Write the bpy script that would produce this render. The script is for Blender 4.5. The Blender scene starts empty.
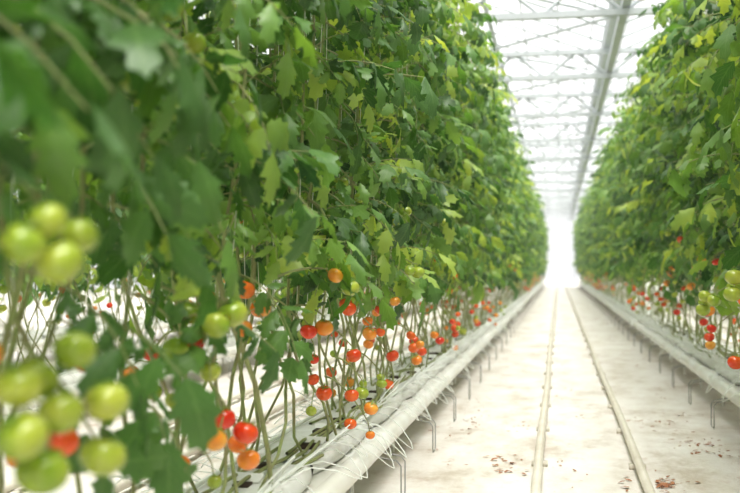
import bpy, math, random
import numpy as np
from mathutils import Vector, Matrix
R = random.Random(11)
scene = bpy.context.scene
col = scene.collection

# ------------------------------------------------------------------ materials
def newmat(name):
    m = bpy.data.materials.new(name); m.use_nodes = True
    nt = m.node_tree; nt.nodes.clear()
    out = nt.nodes.new('ShaderNodeOutputMaterial')
    return m, nt, out
def N(nt, t, **kw):
    n = nt.nodes.new(t)
    for k, v in kw.items(): setattr(n, k, v)
    return n
def ramp(nt, stops):
    r = nt.nodes.new('ShaderNodeValToRGB')
    els = r.color_ramp.elements
    while len(els) < len(stops): els.new(0.5)
    for e, (p, c) in zip(els, stops):
        e.position = p; e.color = (*c, 1)
    return r

def mat_simple(name, colr, rough=0.5, noise=0.0, scale=8, metal=0.0, dark=(0.3,0.3,0.3), bump=0.0):
    m, nt, out = newmat(name)
    b = N(nt, 'ShaderNodeBsdfPrincipled'); b.inputs['Roughness'].default_value = rough
    b.inputs['Metallic'].default_value = metal
    tc = N(nt, 'ShaderNodeTexCoord'); nz = N(nt, 'ShaderNodeTexNoise')
    nz.inputs['Scale'].default_value = scale; nz.inputs['Detail'].default_value = 6
    nt.links.new(tc.outputs['Object'], nz.inputs['Vector'])
    r = ramp(nt, [(0.35, tuple(c*(1-noise)+d*noise for c, d in zip(colr, dark))), (0.65, colr)])
    nt.links.new(nz.outputs['Fac'], r.inputs['Fac'])
    nt.links.new(r.outputs['Color'], b.inputs['Base Color'])
    if bump:
        bp = N(nt, 'ShaderNodeBump'); bp.inputs['Strength'].default_value = bump; bp.inputs['Distance'].default_value = 0.01
        nt.links.new(nz.outputs['Fac'], bp.inputs['Height']); nt.links.new(bp.outputs['Normal'], b.inputs['Normal'])
    nt.links.new(b.outputs[0], out.inputs[0])
    return m

def mat_leaf():
    m, nt, out = newmat('tomato_leaf_green')
    at = N(nt, 'ShaderNodeAttribute', attribute_name='leafdat')
    sp = N(nt, 'ShaderNodeSeparateXYZ'); nt.links.new(at.outputs['Vector'], sp.inputs[0])
    r = ramp(nt, [(0.0, (0.018, 0.072, 0.020)), (0.36, (0.056, 0.160, 0.034)), (0.70, (0.155, 0.300, 0.055)), (1.0, (0.34, 0.47, 0.10))])
    tc = N(nt, 'ShaderNodeTexCoord'); nz = N(nt, 'ShaderNodeTexNoise'); nz.inputs['Scale'].default_value = 2.2
    nt.links.new(tc.outputs['Object'], nz.inputs['Vector'])
    a1 = N(nt, 'ShaderNodeMath', operation='MULTIPLY_ADD'); a1.inputs[1].default_value = 0.6; a1.inputs[2].default_value = -0.3
    nt.links.new(nz.outputs['Fac'], a1.inputs[0])
    a2 = N(nt, 'ShaderNodeMath', operation='ADD'); nt.links.new(a1.outputs[0], a2.inputs[0]); nt.links.new(sp.outputs['Z'], a2.inputs[1])
    nt.links.new(a2.outputs[0], r.inputs['Fac'])
    ab = N(nt, 'ShaderNodeMath', operation='ABSOLUTE'); nt.links.new(sp.outputs['X'], ab.inputs[0])
    mid = N(nt, 'ShaderNodeMath', operation='LESS_THAN'); mid.inputs[1].default_value = 0.08; nt.links.new(ab.outputs[0], mid.inputs[0])
    l1 = N(nt, 'ShaderNodeMath', operation='MULTIPLY_ADD'); l1.inputs[1].default_value = -0.35
    nt.links.new(ab.outputs[0], l1.inputs[0]); nt.links.new(sp.outputs['Y'], l1.inputs[2])
    l2 = N(nt, 'ShaderNodeMath', operation='MULTIPLY'); l2.inputs[1].default_value = 7.0; nt.links.new(l1.outputs[0], l2.inputs[0])
    l3 = N(nt, 'ShaderNodeMath', operation='FRACT'); nt.links.new(l2.outputs[0], l3.inputs[0])
    l4 = N(nt, 'ShaderNodeMath', operation='LESS_THAN'); l4.inputs[1].default_value = 0.14; nt.links.new(l3.outputs[0], l4.inputs[0])
    mx = N(nt, 'ShaderNodeMath', operation='MAXIMUM'); nt.links.new(mid.outputs[0], mx.inputs[0]); nt.links.new(l4.outputs[0], mx.inputs[1])
    ms = N(nt, 'ShaderNodeMath', operation='MULTIPLY'); ms.inputs[1].default_value = 0.42; nt.links.new(mx.outputs[0], ms.inputs[0])
    mix = N(nt, 'ShaderNodeMixRGB'); mix.inputs['Color2'].default_value = (0.27, 0.42, 0.14, 1)
    nt.links.new(ms.outputs[0], mix.inputs['Fac']); nt.links.new(r.outputs['Color'], mix.inputs['Color1'])
    geo = N(nt, 'ShaderNodeNewGeometry')
    bf = N(nt, 'ShaderNodeMath', operation='MULTIPLY'); bf.inputs[1].default_value = 0.30; nt.links.new(geo.outputs['Backfacing'], bf.inputs[0])
    mix2 = N(nt, 'ShaderNodeMixRGB'); mix2.inputs['Color2'].default_value = (0.24, 0.36, 0.16, 1)
    nt.links.new(bf.outputs[0], mix2.inputs['Fac']); nt.links.new(mix.outputs[0], mix2.inputs['Color1'])
    b = N(nt, 'ShaderNodeBsdfPrincipled'); b.inputs['Roughness'].default_value = 0.38
    b.inputs['Specular IOR Level'].default_value = 0.55
    bp = N(nt, 'ShaderNodeBump'); bp.inputs['Strength'].default_value = 0.5; bp.inputs['Distance'].default_value = 0.004; bp.invert = True
    nt.links.new(mx.outputs[0], bp.inputs['Height']); nt.links.new(bp.outputs[0], b.inputs['Normal'])
    nt.links.new(mix2.outputs[0], b.inputs['Base Color'])
    tr = N(nt, 'ShaderNodeBsdfTranslucent')
    hs = N(nt, 'ShaderNodeMixRGB', blend_type='MULTIPLY'); hs.inputs['Fac'].default_value = 1.0; hs.inputs['Color2'].default_value = (2.5, 2.0, 1.0, 1)
    nt.links.new(r.outputs['Color'], hs.inputs['Color1']); nt.links.new(hs.outputs[0], tr.inputs['Color'])
    mm = N(nt, 'ShaderNodeMixShader'); mm.inputs[0].default_value = 0.40
    nt.links.new(b.outputs[0], mm.inputs[1]); nt.links.new(tr.outputs[0], mm.inputs[2]); nt.links.new(mm.outputs[0], out.inputs[0])
    return m

def mat_fruit(name, c1, c2):
    m, nt, out = newmat(name)
    b = N(nt, 'ShaderNodeBsdfPrincipled'); b.inputs['Roughness'].default_value = 0.22
    b.inputs['Coat Weight'].default_value = 0.3
    tc = N(nt, 'ShaderNodeTexCoord'); nz = N(nt, 'ShaderNodeTexNoise'); nz.inputs['Scale'].default_value = 9
    nt.links.new(tc.outputs['Object'], nz.inputs['Vector'])
    r = ramp(nt, [(0.35, c1), (0.65, c2)])
    nt.links.new(nz.outputs['Fac'], r.inputs['Fac']); nt.links.new(r.outputs['Color'], b.inputs['Base Color'])
    nt.links.new(b.outputs[0], out.inputs[0])
    return m

M_LEAF = mat_leaf()
M_STEM = mat_simple('tomato_stem', (0.32, 0.38, 0.15), 0.6, 0.6, 14, dark=(0.25, 0.19, 0.12))
M_RED = mat_fruit('tomato_skin_red', (0.70, 0.035, 0.012), (0.84, 0.16, 0.025))
M_ORG = mat_fruit('tomato_skin_orange', (0.86, 0.20, 0.02), (0.82, 0.40, 0.06))
M_GRN = mat_fruit('tomato_skin_green', (0.25, 0.37, 0.035), (0.46, 0.50, 0.075))
M_STR = mat_simple('support_string', (0.82, 0.82, 0.76), 0.7)
M_DRY = mat_simple('dried_leaf', (0.38, 0.18, 0.09), 0.8, 0.6, 6, dark=(0.22, 0.08, 0.04))
PM = [M_LEAF, M_STEM, M_RED, M_ORG, M_GRN, M_STR, M_DRY]
LEAF, STEM, RED, ORG, GRN, STR, DRY = range(7)
M_GUT = mat_simple('gutter_white_plastic', (0.84, 0.84, 0.81), 0.4, 0.45, 4, dark=(0.62, 0.58, 0.48))
M_FILM = mat_simple('slab_white_film', (0.86, 0.86, 0.84), 0.4, 0.35, 10, dark=(0.52, 0.50, 0.42), bump=0.7)
M_ROCK = mat_simple('rockwool_dark', (0.09, 0.06, 0.04), 0.95, 0.5, 30, dark=(0.02, 0.02, 0.02))
M_RAIL = mat_simple('painted_rail_pipe', (0.70, 0.66, 0.58), 0.38, 0.5, 6, dark=(0.48, 0.41, 0.32))
M_STEEL = mat_simple('roof_steel_white', (0.50, 0.53, 0.55), 0.5, 0.2, 3)
M_WIRE = mat_simple('galvanised_wire', (0.30, 0.30, 0.28), 0.5, 0.2, 20)
M_TUBE = mat_simple('drip_tube_white', (0.88, 0.90, 0.86), 0.5)

# ------------------------------------------------------------------ mesh accumulator (all quads)
class Acc:
    def __init__(s): s.v=[]; s.f=[]; s.m=[]; s.a=[]; s.n=0
    def add(s, v, f, mat, a=None):
        v = np.asarray(v, np.float32); f = np.asarray(f, np.int32)
        s.v.append(v); s.f.append(f + s.n); s.n += len(v)
        s.m.append(np.full(len(f), mat) if np.isscalar(mat) else np.asarray(mat))
        s.a.append(np.zeros((len(v), 3), np.float32) + 0.5 if a is None else a)
    def merged(s):
        return np.vstack(s.v), np.vstack(s.f), np.concatenate(s.m), np.vstack(s.a)
    def mesh(s, name, mats, smooth=True, attr=True):
        v, f, m, a = s.merged()
        me = bpy.data.meshes.new(name)
        me.vertices.add(len(v)); me.vertices.foreach_set('co', v.astype(np.float32).ravel())
        me.loops.add(len(f)*4); me.loops.foreach_set('vertex_index', f.astype(np.int32).ravel())
        me.polygons.add(len(f)); me.polygons.foreach_set('loop_start', np.arange(0, len(f)*4, 4, dtype=np.int32))
        for mt in mats: me.materials.append(mt)
        me.polygons.foreach_set('material_index', m.astype(np.int32))
        me.polygons.foreach_set('use_smooth', np.full(len(f), smooth))
        if attr:
            at = me.attributes.new('leafdat', 'FLOAT_VECTOR', 'POINT'); at.data.foreach_set('vector', a.astype(np.float32).ravel())
        me.update(calc_edges=True)
        return me
def obj(name, me, parent=None, loc=(0,0,0), rz=0.0, sc=None):
    o = bpy.data.objects.new(name, me); col.objects.link(o); o.location = loc; o.rotation_euler = (0,0,rz)
    if sc: o.scale = sc
    if parent: o.parent = parent
    return o
def empty(name):
    e = bpy.data.objects.new(name, None); col.objects.link(e); e.empty_display_size = 0.2; return e

def tube(acc, pts, rad, mat, seg=6, cap=False):
    pts = np.asarray(pts, float); n = len(pts)
    rad = np.full(n, rad) if np.isscalar(rad) else np.asarray(rad)
    t = np.gradient(pts, axis=0); t /= np.linalg.norm(t, axis=1)[:, None] + 1e-9
    up = np.array([0.0, 0, 1]) if abs(t[0][2]) < 0.9 else np.array([1.0, 0, 0])
    ang = np.linspace(0, 2*np.pi, seg, endpoint=False)
    V = []
    x = np.cross(t[0], up)
    for i in range(n):
        x = x - t[i]*np.dot(x, t[i]); x /= np.linalg.norm(x) + 1e-9
        y = np.cross(t[i], x)
        V.append(pts[i] + rad[i]*(np.cos(ang)[:, None]*x + np.sin(ang)[:, None]*y))
    V = np.vstack(V); F = []
    for i in range(n-1):
        for j in range(seg):
            k = (j+1) % seg
            F.append((i*seg+j, i*seg+k, (i+1)*seg+k, (i+1)*seg+j))
    acc.add(V, F, mat)
def box(acc, lo, hi, mat=0):
    x0,y0,z0 = lo; x1,y1,z1 = hi
    v = [(x0,y0,z0),(x1,y0,z0),(x1,y1,z0),(x0,y1,z0),(x0,y0,z1),(x1,y0,z1),(x1,y1,z1),(x0,y1,z1)]
    acc.add(v, [(0,3,2,1),(4,5,6,7),(0,1,5,4),(1,2,6,5),(2,3,7,6),(3,0,4,7)], mat)
def beam(acc, a, b, r, mat=0, seg=4): tube(acc, [a, ((a[0]+b[0])/2,(a[1]+b[1])/2,(a[2]+b[2])/2), b], r, mat, seg)

# ------------------------------------------------------------------ leaves (lod 0 = full, 1 = distant)
def leaflet(width, seed, lod=0):
    r = np.random.RandomState(seed)
    n = 10 if lod == 0 else 4
    t = np.linspace(0, 1, n)
    base = width*np.sin(np.pi*np.clip(t, 0, 1)**0.72)**0.85
    base[0] = 0.012; base[-1] = 0.004
    V=[]; A=[]
    droop = r.uniform(0.1, 0.6); fold = r.uniform(-0.2, 0.6); tw = r.uniform(-0.6, 0.6)
    for i in range(n):
        lob = 1.0 if (i in (0, n-1) or lod) else (1.22 if i % 2 else 0.74)
        for s in (-1, 0, 1):
            w = base[i]*abs(s)*lob*(1+r.uniform(-.15, .15))
            fx = (0.08 if (i % 2 and s and i < n-1 and not lod) else 0.0)
            x = t[i] + fx; y = math.copysign(w, s) if s else 0.0
            z = -droop*x*x - fold*abs(y) + 0.04*math.sin(9*t[i]+3*s)*abs(s) + tw*y*x
            V.append((x, y, z)); A.append((s, t[i], 0))
    F=[]
    for i in range(n-1):
        for j in range(2):
            a = i*3+j; F.append((a, a+1, a+4, a+3))
    return np.array(V), np.array(F), np.array(A, np.float32)
WD = [0.22, 0.27, 0.30, 0.25, 0.33, 0.20]
LFTS = [[leaflet(w, i, l) for i, w in enumerate(WD)] for l in (0, 1)]
LFT = LFTS[0]
def rotm(ax, ang):
    c, s = math.cos(ang), math.sin(ang)
    if ax == 'X': return np.array([[1,0,0],[0,c,-s],[0,s,c]])
    if ax == 'Y': return np.array([[c,0,s],[0,1,0],[-s,0,c]])
    return np.array([[c,-s,0],[s,c,0],[0,0,1]])
def compound(seed, lod=0):
    r = np.random.RandomState(100+seed); acc = Acc()
    dr = r.uniform(0.25, 0.85); side = r.uniform(-0.2, 0.2)
    def P(s): return np.array([s*(1-0.22*dr*s), side*s*s, 0.16*s - dr*s*s])
    pts = [P(s) for s in np.linspace(0, 0.95, 6 if lod == 0 else 3)]
    tube(acc, pts, np.linspace(0.013, .004, len(pts)), STEM, 4 if lod == 0 else 3)
    items = []
    for s, sz in ((0.30, 0.24), (0.52, 0.32), (0.75, 0.31)):
        for sd in (-1, 1): items.append((s + r.uniform(-.03, .03), sd*r.uniform(50, 80), sz*r.uniform(.8, 1.2)))
    if lod == 0:
        for s in (0.41, 0.64):
            for sd in (-1, 1):
                if r.rand() < 0.8: items.append((s, sd*r.uniform(60, 90), 0.13*r.uniform(.7, 1.3)))
    items.append((0.93, r.uniform(-8, 8), 0.38*r.uniform(.9, 1.1)))
    for s, ang, sz in items:
        v, f, a = LFTS[lod][r.randint(6)]
        slope = math.atan2(0.16 - 2*dr*s, 1)
        M = rotm('Y', -slope) @ rotm('Z', math.radians(ang)) @ rotm('Y', r.uniform(-0.2, 1.0)) @ rotm('X', r.uniform(-.8, .8))
        off = P(s) + (rotm('Z', math.radians(ang)) @ np.array([0.035, 0, -0.01]))
        acc.add((v*sz*(1.08 if lod else 1)) @ M.T + off, f, LEAF, a)
    return acc.merged()
CMPS = [[compound(i, l) for i in range(14)] for l in (0, 1)]
def put_leaf(acc, p, az, size, tilt, rnd, seed, lod=0):
    v, f, m, a = CMPS[lod][seed % 14]
    M = rotm('Z', az) @ rotm('Y', tilt) @ rotm('X', R.uniform(-.5, .5))
    a = a.copy(); a[:, 2] = rnd
    acc.add((v*size) @ M.T + np.asarray(p), f, m, a)

# ------------------------------------------------------------------ fruit
def fruit_template(nu=16, nv=11):
    V=[]; F=[]
    for j in range(nv):
        ph = math.pi*(0.02 + 0.96*j/(nv-1))
        for i in range(nu):
            th = 2*math.pi*i/nu
            rr = math.sin(ph)*(1+0.025*math.cos(5*th)*(1 if j < nv/2 else 0.3))
            z = math.cos(ph)*0.86
            if ph < 0.7: z -= 0.16*(1-ph/0.7)**1.2
            V.append((rr*math.cos(th), rr*math.sin(th), z))
    for j in range(nv-1):
        for i in range(nu):
            k = (i+1) % nu
            F.append((j*nu+i, (j+1)*nu+i, (j+1)*nu+k, j*nu+k))
    return np.array(V), np.array(F)
FT = [fruit_template(), fruit_template(7, 6)]
def put_fruit(acc, p, r, mat, lod=0):
    p = np.asarray(p, float)
    tilt = rotm('X', R.uniform(-.5, .5)) @ rotm('Y', R.uniform(-.5, .5))
    acc.add((FT[lod][0]*r) @ tilt.T + p, FT[lod][1], mat)
    top = 0.70*r
    if lod == 0:
        for k in range(5):
            a = 2*math.pi*k/5 + R.random()
            d = np.array([math.cos(a), math.sin(a), 0]); q = np.array([-d[1], d[0], 0])
            up_ = np.array([0, 0, 1.0])
            c0 = up_*top; c1 = d*r*0.38 + up_*(top+0.16*r); c2 = d*r*0.8 + up_*(top+R.uniform(-.05, .35)*r)
            V = np.array([c0-q*r*.05, c0+q*r*.05, c1+q*r*.11, c1-q*r*.11, c2+q*r*.01, c2-q*r*.01])
            acc.add(V @ tilt.T + p, [(0,1,2,3),(3,2,4,5)], LEAF, np.full((6, 3), 0.75, np.float32))
    return p + tilt @ np.array([0, 0, top])
def truss(acc, anchor, fruits, lod=0):
    anchor = np.asarray(anchor, float)
    tops = [put_fruit(acc, *f, lod) for f in fruits]
    if lod: return
    order = sorted(range(len(tops)), key=lambda i: -tops[i][2])
    cen = np.mean([t for t in tops], axis=0)
    low = tops[order[-1]]
    path = [anchor, anchor*0.55+cen*0.45+np.array([0, 0, 0.06]), cen+np.array([0, 0, .01]), cen*0.4+low*0.6+np.array([0,0,.02])]
    ts = np.linspace(0, 1, 9); P = []
    for t in ts:
        b = [(1-t)**3, 3*t*(1-t)**2, 3*t*t*(1-t), t**3]; P.append(sum(w*q for w, q in zip(b, path)))
    P = np.array(P); tube(acc, P, np.linspace(0.0045, 0.0025, 9), STEM, 5)
    for t in tops:
        k = P[np.argmin(np.linalg.norm(P - (t+np.array([0, 0, .03])), axis=1))]
        tube(acc, [k, (k+t)/2+np.array([0, 0, .012]), t], 0.0022, STEM, 4)
def rand_truss(acc, anchor, out, ripe, n, lod=0):
    fr = []; a = np.array(anchor)
    base = a + np.array([out[0], out[1], -0.07])
    for i in range(n):
        s = i/max(1, n-1)
        sd = 1 if i % 2 else -1
        p = base + np.array([R.uniform(-.02, .02)+0.032*sd, 0.036*sd*R.uniform(.5, 1.6), -0.06*i])
        q = ripe + (0.35*(0.5-s)) + R.uniform(-.28, .28)
        mt = RED if q > 0.76 else (ORG if q > 0.55 else GRN)
        fr.append((p, R.uniform(0.025, 0.037)*(0.85 if s > .8 else 1), mt))
    truss(acc, anchor, fr, lod)

# ------------------------------------------------------------------ plant row section (local: x across, y along 0..L, z up)
def section(name, L=1.0, lod=0, opn=False):
    acc = Acc()
    nst = int(8*L) if not opn else 6
    for k in range(nst):
        side = -1 if k % 2 else 1
        y0 = (k+0.5)/(nst/L) + R.uniform(-.04, .04)
        xb = side*R.uniform(0.05, 0.10); xt = side*R.uniform(0.02, 0.28)
        top = R.uniform(3.15, 3.9)
        zb = R.uniform(0.90, 1.22) if not opn else R.uniform(1.12, 1.30)
        lean = R.choice([-1, 1, 1])*R.uniform(0.05, 0.75)
        P=[]
        for z in np.linspace(zb, top, 12 if lod == 0 else 3):
            s = (z-zb)/(top-zb)
            P.append((xb+(xt-xb)*s+0.02*math.sin(z*5+k), y0+0.02*math.sin(z*4+k*2), z))
        low=[]
        for e in np.linspace(0, 1, 7 if lod == 0 else 3)[:-1]:
            low.append((side*0.10*(1-e)+xb*e + 0.03*math.sin(6*e+k), y0-lean*(1-e)**1.3 + 0.03*math.sin(9*e+k), 0.34+(zb-0.34)*e))
        tube(acc, low+P, np.concatenate([np.full(len(low), 0.0062), np.linspace(0.0062, 0.004, len(P))]), STEM, 6 if lod == 0 else 3)
        if lod == 0:
            tube(acc, [(xb+.012, y0+.01, zb-.1), ((xb+xt)/2+.012, y0+.012, 2.2), (xt+.01, y0, top+.15)], 0.0018, STR, 3)
        z = zb + R.uniform(0.0, 0.15); a = R.uniform(0, 6.28)
        while z < top+0.05:
            s = (z-zb)/(top-zb)
            x = xb+(xt-xb)*s
            size = R.uniform(0.21, 0.40)*(1 if z < 3.1 else max(.5, 1-(z-3.1)*.65))
            if R.random() < 0.10: size *= 1.3
            rnd = min(1, max(0, 0.47+R.gauss(0, 0.27)+0.15*(s > .85)))
            az = a
            if R.random() < 0.40: az = (0 if side > 0 else math.pi) + R.uniform(-1.1, 1.1)
            put_leaf(acc, (x, y0, z), az, size, R.uniform(-0.7, 0.7), rnd, R.randrange(14), lod)
            z += R.uniform(0.05, 0.085)*(1.0 if lod == 0 else 1.35)*(1.15 if opn else 1)
            if R.random() < 0.08: z += R.uniform(0.12, 0.3)
            a += 2.4
        for zc, rp in ((R.uniform(0.60, 1.05), 0.70), (R.uniform(.95, 1.4), 0.5), (R.uniform(1.4, 2.2), 0.05)):
            if zc < 1.4 and R.random() < (0.74 if lod == 0 else .80): continue
            if zc >= 1.4 and R.random() < 0.8: continue
            yy = y0 + (-lean*max(0, (zb-zc)/(zb-.34))**1.3 if zc < zb else 0)
            rand_truss(acc, (xb, yy, zc), (side*R.uniform(.04, .2), R.uniform(-.08, .08)), rp, R.randrange(1, 6), lod)
    if lod == 0:
        for k in range(3):
            x = R.uniform(-.15, .15)
            tube(acc, [(x+0.02*math.sin(i*1.3+k), -0.1+i*0.2, 0.335+0.02*R.random()+0.012*k) for i in range(7)], 0.0070, STEM, 6)
    return acc.mesh(name, PM)
SECS = [section('tomato_plants_near_%d' % i, 1.0, 0) for i in range(6)]
OPEN = [section('tomato_plants_open_%d' % i, 1.0, 0, True) for i in range(2)]
FAR = [section('tomato_plants_far_%d' % i, 4.0, 1) for i in range(4)]

# ------------------------------------------------------------------ rows
ROWX = [-6.1, -3.6, -1.1, 1.4, 3.9]
Y0, Y1 = -2, 62
row_empties = {}
for X in ROWX:
    e = empty('tomato_plant_row'); row_empties[X] = e
    rr = random.Random(int(X*10)+7)
    near = 14 if X in (-1.1, 1.4) else -2
    SC = (1.10, 1, 1.07) if X == 1.4 else (1, 1, 1)
    last = -1
    for y in range(Y0, near):
        k = rr.randrange(len(SECS))
        while k == last: k = rr.randrange(len(SECS))
        last = k
        me = SECS[k]
        if X == -1.1 and y < 3: me = OPEN[y % 2]
        if rr.random() < 0.5: obj('plants', me, e, (X, y, 0), 0, SC)
        else: obj('plants', me, e, (X, y+1, 0), math.pi, SC)
    y = near; k = 0
    while y < (Y1 if X in (-1.1, 1.4) else 38):
        if rr.random() < 0.5: obj('plants', FAR[k % 4], e, (X, y, 0), 0, SC)
        else: obj('plants', FAR[k % 4], e, (X, y+4, 0), math.pi, SC)
        y += 4; k += 1

acc = Acc()
def T(anchor, lst): truss(acc, anchor, [((x, y, z), r, m) for x, y, z, r, m in lst])
T((-.92, 1.36, 1.09), [(-.66,1.33,.986,.030,GRN),(-.68,1.217,.95,.032,GRN),(-.64,1.39,.909,.033,GRN),(-.66,1.29,.905,.031,GRN),
   (-.66,1.19,.890,.033,GRN),(-.65,1.40,.829,.034,GRN),(-.67,1.26,.833,.036,GRN),(-.70,1.30,.95,.031,GRN)])
T((-.92, 1.45, 1.3), [(-.62,1.206,1.108,.031,GRN),(-.64,1.15,1.13,.029,GRN),(-.62,1.26,1.142,.026,GRN),(-.63,1.19,1.16,.026,GRN)])
T((-1.02, 1.35, 1.06), [(-.86,1.38,.89,.035,RED),(-.9,1.5,.965,.030,ORG),(-.88,1.72,.79,.034,RED)])
T((-1.0, 2.6, 1.15), [(-.80,2.46,.987,.039,GRN),(-.81,2.36,.965,.037,GRN),(-.90,2.42,.99,.032,GRN),(-.90,2.45,.91,.03,RED)])
T((-1.02, 2.72, .86), [(-.84,2.70,.654,.036,RED),(-.88,2.63,.70,.034,RED),(-.86,2.50,.668,.034,ORG),(-.85,2.76,.568,.033,ORG),(-.90,2.82,.60,.03,ORG)])
T((-1.02, 4.0, 1.16), [(-.78,3.83,1.028,.037,GRN),(-.80,3.66,1.074,.03,ORG),(-.86,3.85,1.09,.026,ORG)])
T((-1.04, 4.3, 1.06), [(-.84,4.10,.935,.032,RED),(-.87,4.18,.955,.028,RED)])
T((-1.04, 3.62, 1.0), [(-.90,3.66,.869,.032,RED),(-.92,3.82,.755,.022,RED)])
T((-1.04, 4.85, .92), [(-.90,4.89,.785,.036,ORG)])
T((-1.04, 4.5, .84), [(-.90,4.50,.712,.035,RED)])
T((-1.04, 5.7, 1.2), [(-.74,5.45,1.078,.036,GRN),(-.77,5.35,1.09,.03,GRN)])
T((-1.04, 5.6, .78), [(-.90,5.59,.62,.036,RED),(-.93,5.63,.46,.032,RED)])
T((-1.04, 6.5, .78), [(-.90,6.43,.60,.036,RED),(-.9,6.8,.55,.036,RED),(-.9,6.57,.51,.036,ORG),(-.93,6.66,.63,.035,RED)])
T((-1.04, 4.75, .68), [(-.90,4.69,.524,.034,GRN),(-.92,4.83,.55,.02,GRN)])
T((-1.04, 5.3, .66), [(-.90,5.24,.506,.028,GRN),(-.92,5.32,.53,.022,GRN)])
T((-1.04, 7.8, .7), [(-.90,7.87,.547,.036,RED),(-.92,7.7,.6,.034,ORG)])
T((-1.04, 9.1, .75), [(-.90,9.03,.572,.038,RED),(-.9,9.2,.6,.036,RED),(-.9,9.8,.5,.037,GRN)])
T((-1.04, 11.5, .7), [(-.90,11.6,.48,.038,RED),(-.9,11.4,.52,.036,ORG)])
for i in range(34):
    y = R.uniform(0.9, 2.9); z = R.uniform(1.22, 2.1)
    put_leaf(acc, (-0.95+R.uniform(-.06, .08), y, z), R.uniform(-1.2, 1.2), R.uniform(.28, .40), R.uniform(-.2, .5), min(1,max(0,R.gauss(.42, .22))), R.randrange(14))
for x, y, z, az, sz, ti in ((-.98,1.95,1.02,-.3,.36,.25), (-.98,2.15,.93,-.6,.34,.5), (-.98,1.75,1.10,.2,.34,.35), (-1.0,2.45,1.06,-.2,.34,.3), (-.98,3.1,1.08,-.4,.34,.3),
        (-1.0,2.25,.82,-.2,.34,.4), (-1.0,1.9,.88,-.5,.34,.4), (-1.02,2.7,1.0,.1,.32,.3),
        (-.95,1.15,1.48,.1,.42,-.15), (-.95,1.35,1.52,-.1,.42,.0), (-.93,1.5,1.57,.2,.40,.1), (-.95,.95,1.42,.4,.40,-.1), (-.93,1.7,1.62,-.1,.40,.1)):
    put_leaf(acc, (x, y, z), az, sz, ti, R.uniform(.2, .45), R.randrange(14))
tube(acc, [(-.98,3.45,.34), (-.95,3.3,.5), (-.92,3.05,.75), (-.93,2.85,.95), (-.98,2.75,1.2), (-1.0,2.7,1.6)], .0085, STEM, 8)
tube(acc, [(-.97,1.5,.5), (-.95,1.62,.9), (-.93,1.72,1.2), (-.95,1.75,1.8)], .008, STEM, 8)
tube(acc, [(-.78,1.32,1.8), (-.77,1.30,1.4), (-.80,1.36,1.2), (-.9,1.42,1.0), (-.98,1.5,.4)], .007, STEM, 8)
obj('overhanging_fruit_trusses', acc.mesh('overhang_left', PM), row_empties[-1.1])
acc = Acc()
T((1.15, 4.95, 1.2), [(.78,4.87,1.062,.042,GRN),(.77,4.86,.985,.041,GRN),(.80,5.0,1.01,.037,GRN),(.84,4.95,.96,.036,ORG)])
T((1.15, 5.9, 1.1), [(.78,5.80,.948,.039,GRN),(.77,5.83,.875,.039,GRN),(.81,5.7,.93,.037,GRN),(.80,5.98,.91,.036,GRN),(.84,6.1,.86,.034,ORG)])
T((1.15, 5.65, .75), [(.90,5.6,.612,.042,RED)])
T((1.18, 6.9, .85), [(.95,6.9,.66,.034,RED),(.97,7.0,.60,.034,ORG),(.95,6.8,.72,.032,RED)])
for i in range(44):
    y = R.uniform(3.9, 7.5); z = R.uniform(1.4, 2.9)
    put_leaf(acc, (1.12, y, z), math.pi+R.uniform(-1.1, 1.1), R.uniform(.38, .50), R.uniform(-.3, .4), min(1,max(0,R.gauss(.6, .2))), R.randrange(14))
obj('overhanging_fruit_trusses', acc.mesh('overhang_right', PM), row_empties[1.4])

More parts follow.
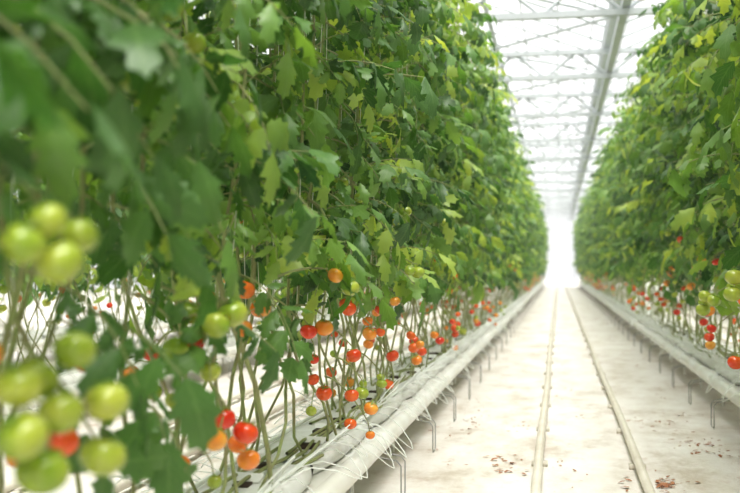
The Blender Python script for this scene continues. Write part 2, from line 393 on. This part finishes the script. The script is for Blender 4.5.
# ------------------------------------------------------------------ gutters, slabs, drip lines
def extrude_profile(acc, prof, y0, y1, mat, closed=True):
    n = len(prof)
    V = [(x, y0, z) for x, z in prof] + [(x, y1, z) for x, z in prof]
    F = [(i, (i+1) % n, n+(i+1) % n, n+i) for i in range(n if closed else n-1)]
    acc.add(V, F, mat)
GM = [M_GUT, M_FILM, M_ROCK, M_TUBE, M_WIRE]
def rounded(cx, cz, w, h, r, seg=5):
    P = []
    for qx, qz, a0 in ((1,1,0),(-1,1,90),(-1,-1,180),(1,-1,270)):
        for i in range(seg+1):
            a = math.radians(a0+90*i/seg)
            P.append((cx+qx*(w/2-r)+r*math.cos(a), cz+qz*(h/2-r)+r*math.sin(a)))
    return P
for X in ROWX:
    acc = Acc()
    extrude_profile(acc, rounded(X, 0.215, 0.42, 0.07, 0.03), Y0, Y1, 0)
    for sx in (-1, 1):
        extrude_profile(acc, rounded(X+sx*0.225, 0.235, 0.085, 0.095, 0.042), Y0, Y1, 0)
    rr = random.Random(int(X*7))
    y = Y0+0.1
    while y < Y1-1.2:
        n = 6
        V=[]; prof = rounded(0, 0.295, 0.32, 0.085, 0.035, 3); m = len(prof)
        for i in range(n+1):
            t = i/n; sc = 1.0 if 0 < i < n else 0.72
            for px, pz in prof:
                V.append((X+px*sc*(1+0.03*math.sin(7*t+y)), y+1.16*t, 0.25+(pz-0.25)*sc+0.004*math.sin(20*t+px*30)))
        F=[(i*m+j, i*m+(j+1)%m, (i+1)*m+(j+1)%m, (i+1)*m+j) for i in range(n) for j in range(m)]
        acc.add(V, F, 1)
        if y < 30:
            for q in (0.2, 0.56, 0.92):
                cx = X+rr.uniform(-.03, .06); cy = y+q+rr.uniform(-.03, .03)
                w_ = rr.uniform(.026, .042)
                box(acc, (cx-w_, cy-w_, .33), (cx+w_, cy+w_, .343+rr.random()*.012), 2)
                acc.add([(cx-.04,cy+.03,.345),(cx+.05,cy+.035,.345),(cx+.06,cy+.07,.37),(cx-.05,cy+.06,.375)],[(0,1,2,3)],1)
        y += 1.2
    tube(acc, [(X+0.13, yy, .352) for yy in np.linspace(Y0, Y1, 60)], 0.009, 3, 6)
    tube(acc, [(X-0.13, yy, .352) for yy in np.linspace(Y0, Y1, 60)], 0.009, 3, 6)
    yy = Y0
    while yy < 22:
        for sx in (-1, 1):
            for _ in range(3):
                L = rr.uniform(.15, .6); o = rr.uniform(.10, .26); h = rr.uniform(.03, .16); y_ = yy+rr.uniform(0, .4)
                tube(acc, [(X+sx*(.13+o*math.sin(math.pi*s)), y_+L*s, .35+h*math.sin(math.pi*s)-0.20*math.sin(math.pi*s)**2*(o>.17)) for s in np.linspace(0, 1, 9)], .0028, 3, 3)
        yy += 0.42
    yy = Y0+0.6
    while yy < Y1:
        for sx in (-1, 1):
            a = X+sx*0.25; b = X+sx*0.36
            pts = [(a, yy, .20), (b-.02*sx, yy, .185), (b, yy, .16), (b, yy, .02), (b, yy+.01, .008), (b, yy+.12, .008), (b, yy+.13, .02), (b, yy+.13, .16), (b-.02*sx, yy+.13, .185), (a, yy+.13, .20)]
            tube(acc, pts, .0036, 4, 4)
        tube(acc, [(X-.12, yy, .2), (X-.12, yy, .1), (X-.12, yy, 0.0)], .012, 0, 6)
        tube(acc, [(X+.12, yy, .2), (X+.12, yy, .1), (X+.12, yy, 0.0)], .012, 0, 6)
        yy += 1.25
    obj('growing_gutter', acc.mesh('gutter_mesh', GM, attr=False))

# ------------------------------------------------------------------ pipe rails in each aisle
for i in range(len(ROWX)-1):
    c = (ROWX[i]+ROWX[i+1])/2 + 0.006
    acc = Acc()
    for s in (-1, 1):
        ys = np.linspace(Y0, Y1, 90)
        tube(acc, [(c+s*0.264+0.005*math.sin(y*.9+s), y, 0.050) for y in ys], 0.0245, 0, 12)
        y = Y0+.3
        while y < Y1:
            box(acc, (c+s*0.264-.045, y, 0.0), (c+s*0.264+.045, y+.05, 0.028), 0); y += 1.25
    obj('pipe_rail_track', acc.mesh('rail_mesh', [M_RAIL], attr=False))

# ------------------------------------------------------------------ floor
m, nt, out = newmat('white_ground_sheet')
tc = N(nt, 'ShaderNodeTexCoord'); b = N(nt, 'ShaderNodeBsdfPrincipled'); b.inputs['Roughness'].default_value = 0.45
mp = N(nt, 'ShaderNodeMapping'); mp.inputs['Scale'].default_value = (1.0, 0.55, 1.0); nt.links.new(tc.outputs['Object'], mp.inputs['Vector'])
n1 = N(nt, 'ShaderNodeTexNoise'); n1.inputs['Scale'].default_value = 2.4; n1.inputs['Detail'].default_value = 9; n1.inputs['Roughness'].default_value = .74
nt.links.new(mp.outputs[0], n1.inputs['Vector'])
r1 = ramp(nt, [(0.36, (0.49, 0.43, 0.36)), (0.49, (0.66, 0.62, 0.57)), (0.62, (0.74, 0.72, 0.68))])
nt.links.new(n1.outputs['Fac'], r1.inputs['Fac'])
n2 = N(nt, 'ShaderNodeTexNoise'); n2.inputs['Scale'].default_value = 6; n2.inputs['Detail'].default_value = 10; n2.inputs['Roughness'].default_value = .75
nt.links.new(mp.outputs[0], n2.inputs['Vector'])
r2 = ramp(nt, [(0.57, (0, 0, 0)), (0.74, (0.75, 0.75, 0.75))]); nt.links.new(n2.outputs['Fac'], r2.inputs['Fac'])
mx = N(nt, 'ShaderNodeMixRGB'); mx.inputs['Color2'].default_value = (0.38, 0.22, 0.15, 1)
nt.links.new(r2.outputs['Color'], mx.inputs['Fac']); nt.links.new(r1.outputs['Color'], mx.inputs['Color1'])
nt.links.new(mx.outputs[0], b.inputs['Base Color'])
bp = N(nt, 'ShaderNodeBump'); bp.inputs['Strength'].default_value = 0.5; bp.inputs['Distance'].default_value = .02
nt.links.new(n1.outputs['Fac'], bp.inputs['Height']); nt.links.new(bp.outputs[0], b.inputs['Normal'])
nt.links.new(b.outputs[0], out.inputs[0])
acc = Acc(); box(acc, (-15, -8, -0.1), (13, 70, 0.0)); floor = obj('floor', acc.mesh('floor_mesh', [m], False, False))

acc = Acc()
def debris(cx, cy, n, sp, sz=.04):
    for _ in range(n):
        v, f, a = LFT[R.randrange(6)]
        s = R.uniform(.4, 1.3)*sz
        M = rotm('Z', R.uniform(0, 6.28)) @ rotm('X', R.uniform(-.3, .3))
        q = (v*s) @ M.T; q[:, 2] = q[:, 2]*0.5; q[:, 2] -= q[:, 2].min()-.003
        x = cx+R.gauss(0, sp)
        for rx in (-.108, .420):
            if abs(x-rx) < .07: x = rx + (.09 if x > rx else -.09)
        acc.add(q + np.array([x, cy+R.gauss(0, sp*2), 0]), f, DRY, a)
debris(.53, 5.45, 55, .06); debris(-.30, 5.8, 26, .07); debris(.62, 7.6, 14, .08); debris(.9, 6.6, 34, .1)
debris(-.25, 7.2, 12, .1, .03)
for i in range(140):
    debris(R.choice([-.7, .92, .8, -.55, .1])+R.uniform(-.1, .1), R.uniform(3, 32), 3, .05, .03)
obj('fallen_leaf_debris', acc.mesh('debris_mesh', PM), floor)

# ------------------------------------------------------------------ roof
VAL = [-15.2+4*i for i in range(8)]
ZV, ZR = 4.75, 5.55
acc = Acc()
for v in VAL:
    if v > 13.0: continue
    extrude_profile(acc, [(v-.09, ZV+.08), (v-.06, ZV-.06), (v+.06, ZV-.06), (v+.09, ZV+.08)], -8, 68, 0)
for v in VAL[:-1]:
    rdg = v+2
    extrude_profile(acc, [(rdg-.03, ZR-.03), (rdg+.03, ZR-.03), (rdg+.03, ZR+.04), (rdg-.03, ZR+.04)], -8, 68, 0)
    y = -8
    while y < 68:
        for s in (0, 4):
            beam(acc, (v+s, y, ZV+.05), (rdg, y, ZR), .026, 0, 4)
        y += 1.05
y = -4.0; X_0, X_1 = -15.2, 12.8
while y < 68:
    zt, zb = 4.62, 4.22
    for z in (zt, zb):
        box(acc, (X_0, y-.04, z-.04), (X_1, y+.04, z+.04), 0)
    x = X_0
    while x < X_1-.1:
        beam(acc, (x, y, zb), (x+.5, y, zt), .024, 0, 4); beam(acc, (x+.5, y, zt), (x+1.0, y, zb), .024, 0, 4)
        x += 1.0
    y += 4.2
box(acc, (.77, -8, 4.28), (.87, 68, 4.40), 0)
for x in np.arange(-7, 7.1, 0.5):
    tube(acc, [(x, yy, 4.68) for yy in np.linspace(-8, 68, 10)], .010, 0, 4)
for k in range(0, 17):
    yb = -2 + k*4.2
    beam(acc, (-3.2, yb, 4.66), (0.8, yb+4.2, 4.66), .024, 0, 5); beam(acc, (0.8, yb, 4.66), (-3.2, yb+4.2, 4.66), .024, 0, 5)
obj('greenhouse_roof_frame', acc.mesh('roof_frame_mesh', [M_STEEL], False, False))

m, nt, out = newmat('diffuse_roof_glass')
tp = N(nt, 'ShaderNodeBsdfTransparent'); tl = N(nt, 'ShaderNodeBsdfTranslucent'); tl.inputs['Color'].default_value = (1, 1, 1, 1)
nz = N(nt, 'ShaderNodeTexNoise'); nz.inputs['Scale'].default_value = .8
rr_ = ramp(nt, [(0.3, (.10,.10,.10)), (.7, (.18,.18,.18))]); nt.links.new(nz.outputs['Fac'], rr_.inputs['Fac'])
ms = N(nt, 'ShaderNodeMixShader'); nt.links.new(rr_.outputs['Color'], ms.inputs[0]); nt.links.new(tp.outputs[0], ms.inputs[1]); nt.links.new(tl.outputs[0], ms.inputs[2])
nt.links.new(ms.outputs[0], out.inputs[0])
M_GLASS = m
acc = Acc()
for v in VAL[:-1]:
    for a, b_ in (((v, ZV+.08), (v+2, ZR+.01)), ((v+2, ZR+.01), (v+4, ZV+.08))):
        acc.add([(a[0], -8, a[1]), (b_[0], -8, b_[1]), (b_[0], 68, b_[1]), (a[0], 68, a[1])], [(0, 1, 2, 3)], 0)
obj('ceiling', acc.mesh('ceiling_glass', [M_GLASS], False, False))

def wall(name, a, b):
    acc = Acc(); a = np.array(a, float); b = np.array(b, float); L = np.linalg.norm(b-a); d = (b-a)/L
    acc.add([(*a, .4), (*b, .4), (*b, 4.85), (*a, 4.85)], [(0,1,2,3)], 0)
    n = int(L//2)
    for i in range(n+1):
        p = a+d*L*i/n; tube(acc, [(p[0], p[1], 0), (p[0], p[1], 2), (p[0], p[1], 4.85)], .035, 1, 4)
    for z in (1.5, 2.6, 3.7, 4.85):
        beam(acc, (*a, z), (*b, z), .03, 1, 4)
    acc.add([(*a, 0), (*b, 0), (*b, .4), (*a, .4)], [(0,1,2,3)], 2)
    obj(name, acc.mesh(name, [M_GLASS, M_STEEL, M_GUT], False, False))
wall('wall_back', (-15, 67.9), (13, 67.9)); wall('wall_front', (-15, -7.9), (13, -7.9))
wall('wall_left', (-14.95, -7.9), (-14.95, 67.9)); wall('wall_right', (12.75, -7.9), (12.75, 67.9))

# humid greenhouse air: real scattering volume filling the house
m, nt, out = newmat('humid_air')
vs = N(nt, 'ShaderNodeVolumeScatter'); vs.inputs['Density'].default_value = 0.0045; vs.inputs['Anisotropy'].default_value = 0.3
vs.inputs['Color'].default_value = (1, 1, 1, 1)
nt.links.new(vs.outputs[0], out.inputs['Volume'])
acc = Acc(); box(acc, (-14.9, -7.8, 0.001), (12.7, 67.8, 4.15))
air = obj('humid_air', acc.mesh('humid_air', [m], False, False), floor)

# ------------------------------------------------------------------ light
w = bpy.data.worlds.new('bright_overcast'); scene.world = w; w.use_nodes = True
bg = w.node_tree.nodes['Background']; bg.inputs[0].default_value = (0.98, 0.99, 1.0, 1); bg.inputs[1].default_value = 1.05
sun = bpy.data.lights.new('sun', 'SUN'); sun.energy = 8.6; sun.angle = math.radians(45); sun.color = (1, .98, .93)
so = bpy.data.objects.new('sun', sun); col.objects.link(so); so.rotation_euler = (math.radians(16), math.radians(8), 0)

# ------------------------------------------------------------------ camera
cam = bpy.data.cameras.new('camera'); co = bpy.data.objects.new('camera', cam); col.objects.link(co)
cam.lens = 50; cam.sensor_width = 36; co.location = (0, 0, 1.1)
co.rotation_euler = (math.radians(90+1.22), 0, math.radians(10.4))
cam.dof.use_dof = True; cam.dof.focus_distance = 4.6; cam.dof.aperture_fstop = 2.4
cam.clip_end = 300
scene.camera = co
scene.view_settings.view_transform = 'Standard'
try: scene.view_settings.look = 'Medium High Contrast'
except Exception as ex: print(ex)
scene.view_settings.exposure = 0.0
